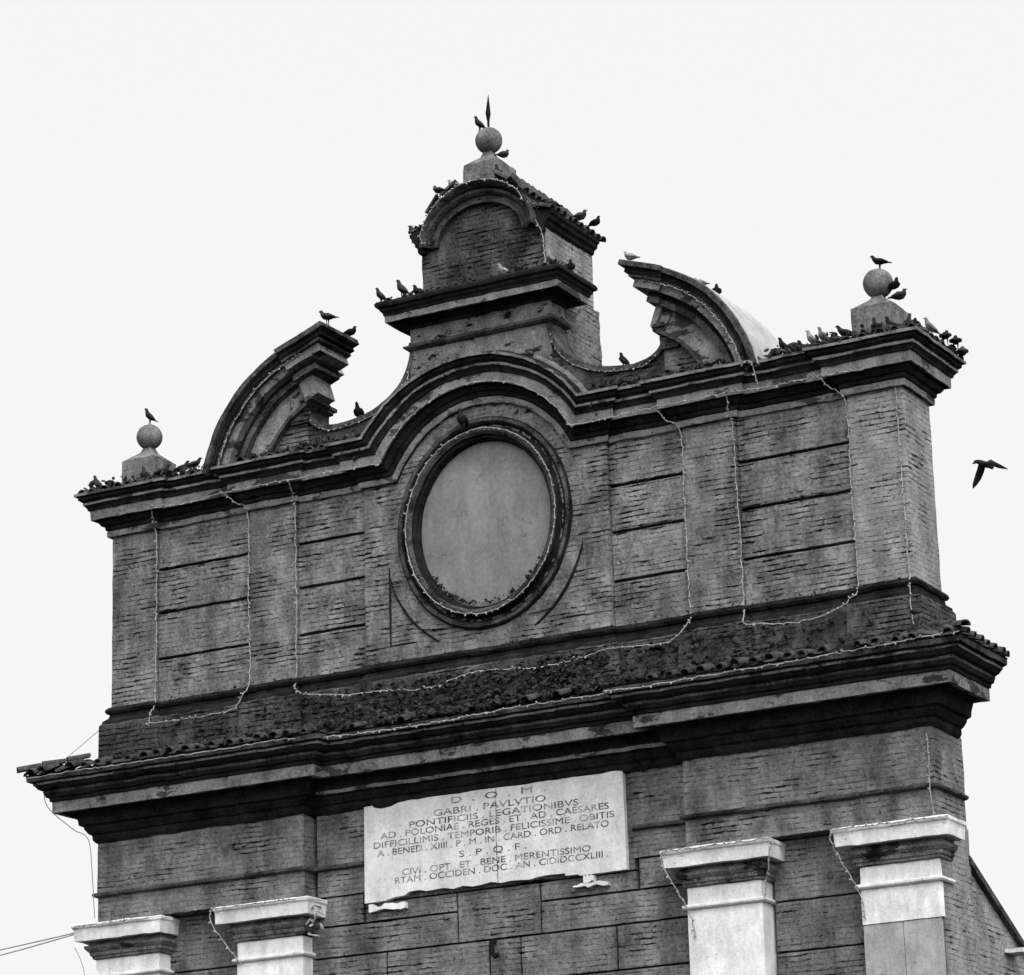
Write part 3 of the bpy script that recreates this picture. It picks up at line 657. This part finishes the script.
for x0, x1, z0, z1 in ((-1.9, -1.35, -5.74, -5.66), (1.12, 1.62, -5.76, -5.70), (1.27, 1.42, -5.72, -5.62)):
    n = 9; poly = [(x0 + (x1 - x0) * i / n, z1 + rng.uniform(-.03, .02)) for i in range(n + 1)] + [(x1 - (x1 - x0) * i / n, z0 + rng.uniform(-.02, .02)) for i in range(n + 1)]
    prism(bm, poly, .05, .14)
bmesh.ops.triangulate(bm, faces=bm.faces); part('plaster_remnant', bm, 'white', .0, parent=slab)
bm = B(); tube(bm, [(-.07, .14, -6.30), (-.07, .06, -6.31), (-.07, .03, -6.38), (-.06, .03, -6.47), (-.02, .03, -6.51), (.03, .03, -6.49)], [.03, .035, .035, .035, .035, .03], 6); part('iron_hook', bm, 'iron', .0)

bpy.context.view_layer.update()
for o, p in gate_items:
    par = p or gate; mw = o.matrix_world.copy(); o.parent = par
bpy.context.view_layer.update()
for o, p in gate_items:
    par = p or gate
    o.matrix_parent_inverse = Matrix.Translation(-(par.location if par is gate else par.location))
# nested empties carry their own location below the gate's inverse, so everything stays where it was built

# ------------------------------------------------------------------ moss and rubble on the ledges
rng = random.Random(31); bm = B()
for i in range(1500):                                    # crumbling plinth face
    x = rng.gauss(.6, 2.2)
    if abs(x) > 6.1: continue
    ax = abs(x); rec = RC if (XA < ax < XB or XC < ax < XD) else 0; f = rng.random()
    z = -3.28 + .5 * f ** 1.5; chunk(bm, (x, FY - .045 + rec - (1 - f) * rng.uniform(0, .22), z), rng.uniform(.018, .055), rng, .8)
for i in range(1100):                                     # main cornice roof, thicker in the middle
    x = rng.gauss(.2, 2.3)
    if abs(x) > 6.2: continue
    f = rng.random() ** 1.6; y = FY - .02 - f * .62 + (FR if abs(x) < 2.1 else 0); z = -3.22 - f * .2
    chunk(bm, (x, y, z + rng.uniform(0, .07)), rng.uniform(.025, .07), rng, .8)
for i in range(420):                                     # foot of the parapet and pediments, behind the cornice lip
    x = rng.choice((-1, 1)) * rng.uniform(1.7, 3.7); y = rng.uniform(-.3, .05)
    chunk(bm, (x, y, .66 + rng.uniform(0, .10) * (1 + y)), rng.uniform(.02, .065), rng, .8)
for i in range(170):
    a = math.radians(rng.uniform(25, 155)); r = 2.03 + rng.uniform(-.02, .05); chunk(bm, (r * math.cos(a), rng.uniform(-.3, .0), CZ + r * math.sin(a)), rng.uniform(.02, .05), rng, .8)
for i in range(170): chunk(bm, (rng.uniform(-1.35, 1.35), rng.uniform(-.3, .1), 2.52 + rng.uniform(0, .04)), rng.uniform(.02, .05), rng, .8)
for i in range(620):                                     # weeds and droppings along the attic cornice, thickest at the right
    x = rng.uniform(4.3, 6.35) if rng.random() < .65 else -rng.uniform(4.2, 6.3)
    chunk(bm, (x, rng.uniform(-.34, -.1), .62 + rng.uniform(0, .07 if rng.random() < .8 else .15)), rng.uniform(.02, .055), rng, 1)
for i in range(110): chunk(bm, (6.3 + rng.uniform(-.08, .06), rng.uniform(-.3, 1.1), .62 + rng.uniform(0, .1)), rng.uniform(.02, .055), rng, 1)
for i in range(90): chunk(bm, (1.3 + rng.uniform(-.12, .08), rng.uniform(-.3, .5), 2.52 + rng.uniform(0, .06)), rng.uniform(.015, .04), rng, 1)
for s in (-1, 1):
    for i in range(110): chunk(bm, (s * (1.0 + rng.uniform(-.1, .1)), rng.uniform(0, 1.5), (3.5 if s > 0 else 3.58) + rng.uniform(-.02, .07)), rng.uniform(.015, .05), rng, 1)
for i in range(120):
    a = math.radians(rng.uniform(15, 165)); chunk(bm, (.9 * math.cos(a), rng.uniform(-.04, .3), 3.29 + .81 * math.sin(a)), rng.uniform(.012, .035), rng, 1)
for i in range(90):                                      # dirt lodged on the lower lip of the oval
    a = math.radians(rng.uniform(215, 325)); chunk(bm, (1.0 * math.cos(a), .04 + rng.uniform(-.04, .02), OC + 1.10 * math.sin(a) + rng.uniform(0, .05)), rng.uniform(.012, .035), rng, 1)
for i in range(160):                                     # crumbs on the base moulding of the attic
    x = rng.uniform(-6, 6); chunk(bm, (x, -.06, -2.46 + rng.uniform(-.05, .02)), rng.uniform(.012, .03), rng, .8)
o = link('moss_and_rubble', bm, 'rubble', merge=False); tag(o, kind='stuff', label='dark moss, dirt and broken tile bits lying on the cornice ledges', cat='rubble')

# ------------------------------------------------------------------ string lights and cables
def wire(label, pts, bulbs=True, r=.0075, sag=.011, grp='string lights fixed along the gate mouldings', name='string_light', mat='wire'):
    rng = random.Random(hash(label) % 9999 if False else len(label) * 31 + int(abs(pts[0][0]) * 100))
    P = catmull(pts, 6); Q = []
    for a, b in zip(P[:-1], P[1:]):
        n = max(1, int((b - a).length / .05))
        for k in range(n): Q.append(a.lerp(b, k / n) + Vector((rng.uniform(-1, 1), rng.uniform(-.3, .3), rng.uniform(-1, 1))) * sag)
    Q.append(P[-1]); bm = B(); tube(bm, Q, r, 5)
    if bulbs:
        for q in Q[1::2]:
            d = Vector((rng.uniform(-1, 1), -.5, rng.uniform(-1, .6))).normalized(); tube(bm, [q, q + d * rng.uniform(.02, .045)], [.009, .012], 5)
    o = link(name, bm, mat, merge=False); tag(o, label, 'string light' if name == 'string_light' else 'cable', grp); return o
e = -.03
def ac(a, r, y): a = math.radians(a); return (r * math.cos(a), y, CZ + r * math.sin(a))
wire('pale string light running down the right edge of the far left attic pilaster', [(-5.16, -.26, .26), (-5.24, -.1, .12), (-5.24, e, -.1), (-5.235, e, -1.2), (-5.24, e, -2.4), (-5.26, -.13, -2.66), (-5.25, -.16, -2.85)])
wire('string light down the left edge of the left inner attic pilaster', [(-4.0, -.27, .28), (-3.82, -.15, .1), (-3.71, e, -.05), (-3.70, e, -1.2), (-3.69, e, -2.35), (-3.74, -.13, -2.62), (-3.90, -.17, -2.80), (-4.6, -.16, -2.83), (-5.24, -.16, -2.80)])
wire('string light down the right edge of the left inner attic pilaster', [(-2.9, -.25, .25), (-2.93, -.08, .05), (-2.94, e, -.1), (-2.93, e, -1.3), (-2.94, e, -2.4), (-2.9, -.12, -2.64), (-2.78, -.16, -2.72)])
wire('long sagging string light across the attic base below the oval', [(-2.75, -.16, -2.74), (-2.1, -.17, -2.85), (-1.5, -.17, -2.87), (-.8, -.17, -2.94), (-.05, -.17, -2.82), (.97, -.17, -2.90), (1.87, -.17, -2.80), (2.6, -.17, -2.84), (2.83, -.17, -2.78), (2.98, -.1, -2.58)])
wire('string light down the left edge of the right inner attic pilaster', [(2.66, -.26, .28), (2.8, -.15, .1), (2.94, e, -.08), (2.95, e, -1.2), (2.96, e, -2.4), (2.97, -.1, -2.6)])
wire('string light down the right edge of the right inner attic pilaster to the base', [(3.72, -.26, .28), (3.66, -.12, .05), (3.67, e, -.1), (3.70, e, -1.3), (3.71, e, -2.4), (3.75, -.16, -2.72)])
wire('string light sagging across the right bay foot and up the edge beside the corner pilaster', [(3.75, -.17, -2.75), (4.4, -.17, -2.84), (4.97, -.17, -2.78), (5.2, -.12, -2.62), (5.27, e, -2.4), (5.25, e, -1.2), (5.25, e, -.1), (5.08, -.16, .12), (4.95, -.27, .28)])
wire('string light down the front corner edge of the far right attic pilaster', [(5.93, e, -.02), (5.93, e, -1.2), (5.95, e, -2.38), (5.97, -.12, -2.65), (6.02, -.17, -3.1)])
wire('string light along the left attic cornice under its fascia', [(-5.2, -.245, .24), (-4.6, -.18, .235), (-4.1, -.24, .25), (-3.3, -.26, .25), (-2.7, -.24, .26), (-2.2, -.25, .26)])
wire('string light following the arched cornice above the oval', [(-2.2, -.25, .25), (-1.52, -.25, .23)] + [ac(a, 1.665, -.25) for a in (152, 140, 125, 110, 95, 80, 65, 50, 38, 29)] + [(1.55, -.25, .24), (2.3, -.25, .25)], sag=.008)
wire('string light along the right attic cornice under its fascia', [(2.2, -.245, .26), (2.9, -.27, .26), (3.8, -.26, .265), (4.3, -.2, .26), (5.0, -.25, .25), (5.6, -.25, .22)], sag=.01)
wire('string light looped around the oval frame', [(1.135 * math.cos(i * math.tau / 24), -.128, OC + 1.265 * math.sin(i * math.tau / 24)) for i in range(25)], sag=.008)
pd = lambda i, d, s, y: (lambda f: (f[0].x + f[1].x * d * sg, y, f[0].y + f[1].y * d * sg))(arc_frames(i, i + 1, s, 0)[0])
wire('string light along the left curved pediment band', [pd(i, .20, -1, -.35) for i in range(2, NP - 1, 4)], sag=.01)
wire('string light along the right curved pediment band and down to the cornice', [pd(i, .20, 1, -.35) for i in range(NP - 2, 1, -4)] + [(4.16, -.42, .55), (4.17, -.3, .28)], sag=.01)
sp = lambda s: [(s * x, .0, z - .02) for x, z in [(2.62, 1.84), (2.72, 1.55), (2.70, 1.22), (2.5, 1.0), (2.25, .965), (1.95, .99), (1.65, 1.07), (1.38, 1.21), (1.17, 1.42), (1.07, 1.7)]]
wire('string light along the left scooped parapet', sp(-1), sag=.005); wire('string light along the right scooped parapet', sp(1), sag=.005)
wire('string light around the arched gable of the turret', [(-.80, -.02, 3.3)] + [(.86 * math.cos(math.radians(a)), -.08, 3.28 + .78 * math.sin(math.radians(a))) for a in range(170, 20, -15)] + [(.93, .1, 3.2), (.97, .1, 2.9), (1.02, .05, 2.6)], sag=.005, r=.006)
wire('string light along the main cornice lip, left and centre', [(-2.6, -.86, -3.5), (-2.0, -.65, -3.52), (-.48, -.65, -3.54), (.68, -.65, -3.50), (1.76, -.66, -3.50), (2.2, -.8, -3.52)])
wire('string light along the main cornice lip to the right corner', [(2.1, -.85, -3.52), (2.64, -.85, -3.54), (3.5, -.85, -3.52), (4.34, -.85, -3.51), (5.43, -.85, -3.49), (6.2, -.85, -3.46), (6.85, -.84, -3.45)], sag=.01)
wire('string light along the left end of the main cornice lip', [(-6.8, -.84, -3.50), (-5.9, -.85, -3.50), (-4.6, -.85, -3.51), (-3.4, -.85, -3.51), (-2.6, -.86, -3.5)], bulbs=False)
wire('string light down the right corner of the frieze', [(6.08, -.12, -4.46), (6.08, -.12, -4.9), (6.09, -.17, -5.08), (6.09, -.12, -5.47)])
for (x0, x1, nm) in ((2.6, 4.06, 'right inner capital'), (4.87, 6.37, 'far right capital'), (-4.08, -2.75, 'left inner capital'), (-6.37, -5.1, 'far left capital')):
    pts = [(x0 + (x1 - x0) * i / 6, -.375, -5.53) for i in range(7)]
    if x0 > 0: pts = [(x0 + .28, -.13, -6.6), (x0 + .25, -.17, -6.3), (x0 + .02, -.36, -5.75)] + pts
    if x0 == 2.6: pts += [(x1 - .02, -.35, -5.72), (x1 - .2, -.17, -6.2)]
    if x0 == -4.08: pts = [(x0 + .34, -.17, -6.28), (x0 + .02, -.36, -5.75)] + pts
    wire('string light along the ' + nm, pts, sag=.012)
wire('thin cable hanging off the left end of the main cornice', [(-7.0, -.2, -3.45), (-6.93, -.2, -3.77), (-6.5, -.2, -4.13), (-6.23, -.2, -4.31), (-6.16, -.2, -4.76), (-6.15, -.14, -5.4)], False, .006, .002, None, 'cable', 'cable')
wire('thin cable from the attic plinth to the left eaves', [(-6.14, -.1, -2.78), (-6.5, -.4, -3.2)], False, .006, .0, None, 'cable', 'cable')
wire('upper power cable running off left from the far left capital', [(-6.38, -.3, -5.60), (-7.6, -.6, -5.78), (-9.4, -1.0, -6.0)], False, .009, .0, None, 'cable', 'cable')
wire('lower power cable running off left from the far left capital', [(-6.38, -.3, -5.62), (-7.6, -.6, -5.86), (-9.4, -1.0, -6.12)], False, .009, .0, None, 'cable', 'cable')
wire('thin cable hanging beneath the far left capital', [(-6.34, -.33, -5.8), (-6.28, -.2, -6.1), (-6.17, -.1, -6.9), (-6.16, -.1, -7.6)], False, .005, .0, None, 'cable', 'cable')

# ------------------------------------------------------------------ pigeons
def bird_mesh(name, spine, legs=True, bulge=1.):
    """one continuous body lofted from tail tip to beak; spine = (x, z, half width, half height)"""
    bm = B(); rows = []; seg = 10
    for i, (x, z, a, b) in enumerate(spine):
        n = Vector(spine[min(i + 1, len(spine) - 1)][:2]) - Vector(spine[max(i - 1, 0)][:2]); n.normalize(); up = Vector((-n.y, n.x))
        rows.append([bm.verts.new((x + up.x * b * math.sin(k * math.tau / seg), a * math.cos(k * math.tau / seg), z + up.y * b * math.sin(k * math.tau / seg))) for k in range(seg)])
    for i in range(len(rows) - 1):
        for k in range(seg): bm.faces.new((rows[i][k], rows[i][(k + 1) % seg], rows[i + 1][(k + 1) % seg], rows[i + 1][k]))
    bm.faces.new(rows[0]); bm.faces.new(rows[-1])
    # folded wings lying along the flanks
    mid = spine[3]
    for s in (-1, 1):
        pts = [(spine[1][0], s * .022, spine[1][1] + .012), (spine[2][0], s * .045, spine[2][1] + .005), (mid[0], s * .062, mid[1]), (spine[4][0], s * .058, spine[4][1] + .005), (spine[4][0] + .03, s * .045, spine[4][1] + .02)]
        tube(bm, pts, [.008, .022, .034, .03, .012], 7)
    if legs:
        for s in (-1, 1): tube(bm, [(.0, s * .028, .09), (.005, s * .028, .03), (.0, s * .028, .002)], [.014, .006, .006], 5); tube(bm, [(-.02, s * .028, .004), (.035, s * .03, .004)], .005, 4)
    bmesh.ops.recalc_face_normals(bm, faces=bm.faces)
    me = bpy.data.meshes.new(name); bm.to_mesh(me); bm.free()
    for p in me.polygons: p.use_smooth = True
    return me
up_ = bird_mesh('pigeon_upright', [(-.15, .03, .022, .006), (-.10, .065, .03, .012), (-.06, .095, .045, .034), (-.01, .135, .062, .056), (.035, .18, .058, .056), (.055, .225, .04, .04), (.062, .262, .028, .03), (.072, .29, .028, .028), (.09, .303, .018, .018), (.105, .30, .006, .006), (.12, .293, .002, .002)])
flat_ = bird_mesh('pigeon_level', [(-.20, .085, .026, .006), (-.14, .10, .032, .012), (-.08, .12, .05, .036), (-.01, .135, .064, .058), (.055, .15, .055, .055), (.09, .185, .036, .04), (.105, .215, .028, .03), (.12, .238, .027, .027), (.14, .245, .016, .017), (.155, .238, .006, .006), (.168, .232, .002, .002)])
sit_ = bird_mesh('pigeon_sitting', [(-.17, .045, .026, .006), (-.12, .055, .034, .014), (-.07, .065, .055, .042), (-.01, .075, .070, .066), (.045, .088, .062, .062), (.072, .115, .042, .044), (.078, .145, .03, .032), (.085, .165, .028, .028), (.102, .172, .016, .016), (.116, .168, .006, .006), (.13, .16, .002, .002)], legs=False)
preen_ = bird_mesh('pigeon_crouched', [(-.17, .14, .024, .006), (-.12, .13, .032, .012), (-.07, .125, .05, .036), (-.01, .12, .064, .058), (.045, .105, .056, .054), (.075, .08, .036, .04), (.085, .055, .028, .03), (.088, .035, .026, .026), (.085, .018, .014, .016), (.08, .008, .006, .006), (.078, .002, .002, .002)])
for me in (up_, flat_, sit_, preen_): me.materials.append(M['dovedark'])
pale = {}
for me in (up_, flat_, sit_, preen_):
    c = me.copy(); c.materials.clear(); c.materials.append(M['dovelight']); pale[me.name] = c
# (x, y, z, pose, yaw degrees, label, pale)
L = 'dark pigeon '
BIRDS = [(-.10, .34, 4.955, 'u', 200, 'standing on the topmost stone ball beside the iron spike'), (.17, .50, 4.55, 's', 60, 'half hidden behind the topmost stone ball'),
 (.34, .06, 4.00, 'u', 270, 'perched in front of the topmost plinth'), (.50, .12, 3.93, 's', 300, 'crouching just right of the topmost plinth'), (-.58, .0, 3.97, 'f', 150, 'on the left slope of the turret arch'),
 (-1.10, .22, 3.60, 's', 200, 'on the left eaves tip of the turret'), (-1.36, -.28, 2.49, 'u', 200, 'at the far left tip of the pedestal cornice'), (-1.02, -.28, 2.50, 'u', 190, 'second from the left on the pedestal cornice'),
 (-.80, -.2, 2.50, 's', 230, 'squatting low at the left foot of the turret'), (1.38, .05, 2.50, 's', 300, 'on the right return of the pedestal cornice'), (.74, -.16, 2.52, 's', 250, 'sitting near the right front of the pedestal cornice'),
 (1.06, 1.0, 3.60, 's', 20, 'in the middle of the right turret eaves'), (1.14, 1.3, 3.60, 's', 340, 'at the back end of the right turret eaves'), (.90, .5, 3.64, 's', 200, 'near the front of the right turret roof'),
 (2.08, .15, 1.02, 'u', 160, 'standing in the right scoop of the parapet'), (3.48, .1, 1.74, 's', 300, 'on the back of the right curved pediment'),
 (-2.24, -.25, 2.37, 'f', 170, 'on the upper tip of the left curved pediment'), (-2.22, .30, 2.36, 's', 20, 'at the rear corner of the left curved pediment end'), (-1.97, .1, 1.02, 'u', 260, 'standing in the left scoop of the parapet'),
 (-.22, -.12, .53, 'u', 250, 'sitting on top of the oval frame'), (-6.07, -.28, .62, 'u', 170, 'at the far left end of the attic cornice'), (-5.86, -.28, .62, 'p', 300, 'second from the left end of the attic cornice'),
 (-5.55, -.25, .60, 's', 200, 'sitting low in front of the left finial block'), (-5.30, -.22, .63, 'u', 270, 'upright in front of the left finial block'), (-5.02, -.22, .63, 'f', 20, 'just right of the left finial block'),
 (-4.70, -.2, .63, 'f', 10, 'left one of the pair beside the left curved pediment'), (-4.50, -.2, .66, 'f', 25, 'right one of the pair beside the left curved pediment'), (-5.67, .42, 1.74, 'u', 190, 'standing on the left stone ball'),
 (5.64, .42, 1.76, 'f', 190, 'standing on the right stone ball'), (5.84, .36, 1.42, 's', 320, 'clinging to the right side of the right ball'), (5.92, .3, 1.24, 's', 30, 'on the right shoulder of the right finial block'),
 (5.92, .0, .68, 'u', 200, 'upright before the right side of the right finial block'), (6.10, .05, .70, 'u', 330, 'standing right of the right finial block'), (5.76, -.12, .66, 'u', 270, 'centred in front of the right finial block'),
 (5.40, -.25, .63, 'f', 200, 'at the left foot of the right finial block'), (5.30, -.3, .60, 's', 170, 'sitting left of the right finial block'), (6.25, -.05, .66, 's', 300, 'above the front right corner of the attic cornice'),
 (6.38, .62, .66, 'f', 110, 'front one of the two on the right return of the attic cornice'), (6.43, .84, .64, 'f', 100, 'rear one of the two on the right return of the attic cornice'), (6.42, 1.08, .62, 's', 100, 'at the back end of the right attic cornice'),
 (4.53, -.2, .63, 'u', 200, 'left one of the pair right of the right curved pediment'), (4.66, -.2, .63, 'p', 330, 'right one of the pair right of the right curved pediment'), (4.79, -.2, .60, 's', 250, 'small one just left of the pale pigeons'), (5.18, -.22, .62, 's', 190, 'low down between the pale pigeons and the right finial')]
PALE = [(-.36, .05, 4.06, 's', 200, 'pale pigeon on the left crown of the turret arch'), (1.22, -.18, 2.52, 'u', 200, 'pale pigeon at the right front corner of the pedestal cornice'), (.50, -.2, 2.52, 's', 260, 'pale pigeon in front of the turret on the pedestal cornice'),
 (2.46, -.30, 2.31, 's', 200, 'pale pigeon on the pointed tip of the right curved pediment'), (3.30, .0, 1.86, 's', 200, 'pale pigeon midway up the right curved pediment'), (4.92, -.2, .64, 'u', 210, 'left one of the two pale pigeons on the right cornice'),
 (5.07, -.2, .66, 'u', 240, 'right one of the two pale pigeons on the right cornice'), (6.34, .25, .66, 'u', 200, 'pale pigeon just round the right front corner of the cornice')]
rng = random.Random(4)
for lst, pl in ((BIRDS, 0), (PALE, 1)):
    for x, y, z, pose, yaw, lab in lst:
        me = {'u': up_, 'f': flat_, 's': sit_, 'p': preen_}[pose]
        o = bpy.data.objects.new('pigeon', pale[me.name] if pl else me); col.objects.link(o)
        o.location = (x, y, z); o.rotation_euler = (0, 0, math.radians(yaw + rng.uniform(-12, 12))); k = rng.uniform(.74, .90); o.scale = (k, k, k)
        tag(o, lab if pl else L + lab, 'pigeon', 'pigeons roosting on the gate')
# flying bird
def wing(bm, pts):
    """pts = (centre, half chord vector); a thin cambered wing"""
    T = []
    for c, h in pts:
        c, h = Vector(c), Vector(h); up = Vector((.3, -1, .2)).normalized() * .004
        T.append([bm.verts.new(c + h + up * .3), bm.verts.new(c + up), bm.verts.new(c - h + up * .3), bm.verts.new(c - h - up * .3), bm.verts.new(c - up), bm.verts.new(c + h - up * .3)])
    for a_, b_ in zip(T[:-1], T[1:]):
        for k in range(6): bm.faces.new((a_[k], b_[k], b_[(k + 1) % 6], a_[(k + 1) % 6]))
    bm.faces.new(T[0]); bm.faces.new(T[-1])
bm = B()
tube(bm, [(-.135, -.02, .035), (-.115, -.02, .04), (-.095, -.02, .052), (-.07, -.01, .055), (-.03, .0, .035), (.02, .02, .01), (.06, .03, -.01), (.085, .04, -.03), (.10, .045, -.045)], [.002, .010, .022, .026, .036, .040, .030, .024, .018], 10)
wing(bm, [((.0, -.02, .02), (-.045, 0, .02)), ((.07, -.06, .02), (-.045, 0, -.018)), ((.15, -.10, -.03), (-.03, .02, -.016)), ((.26, -.13, -.10), (-.03, .02, -.006)), ((.35, -.15, -.15), (-.006, 0, -.001))])
wing(bm, [((-.02, .02, .03), (-.05, 0, .0)), ((-.08, .10, -.03), (-.045, 0, .02)), ((-.14, .16, -.09), (-.04, 0, .022)), ((-.20, .2, -.15), (-.026, 0, .014)), ((-.235, .22, -.19), (-.006, 0, .003))])
fl = link('flying_bird', bm, 'dovedark', smooth=True); fl.location = (7.36, -1.0, -1.53)
tag(fl, 'dark bird flying with spread wings in the open sky right of the gate', 'bird')
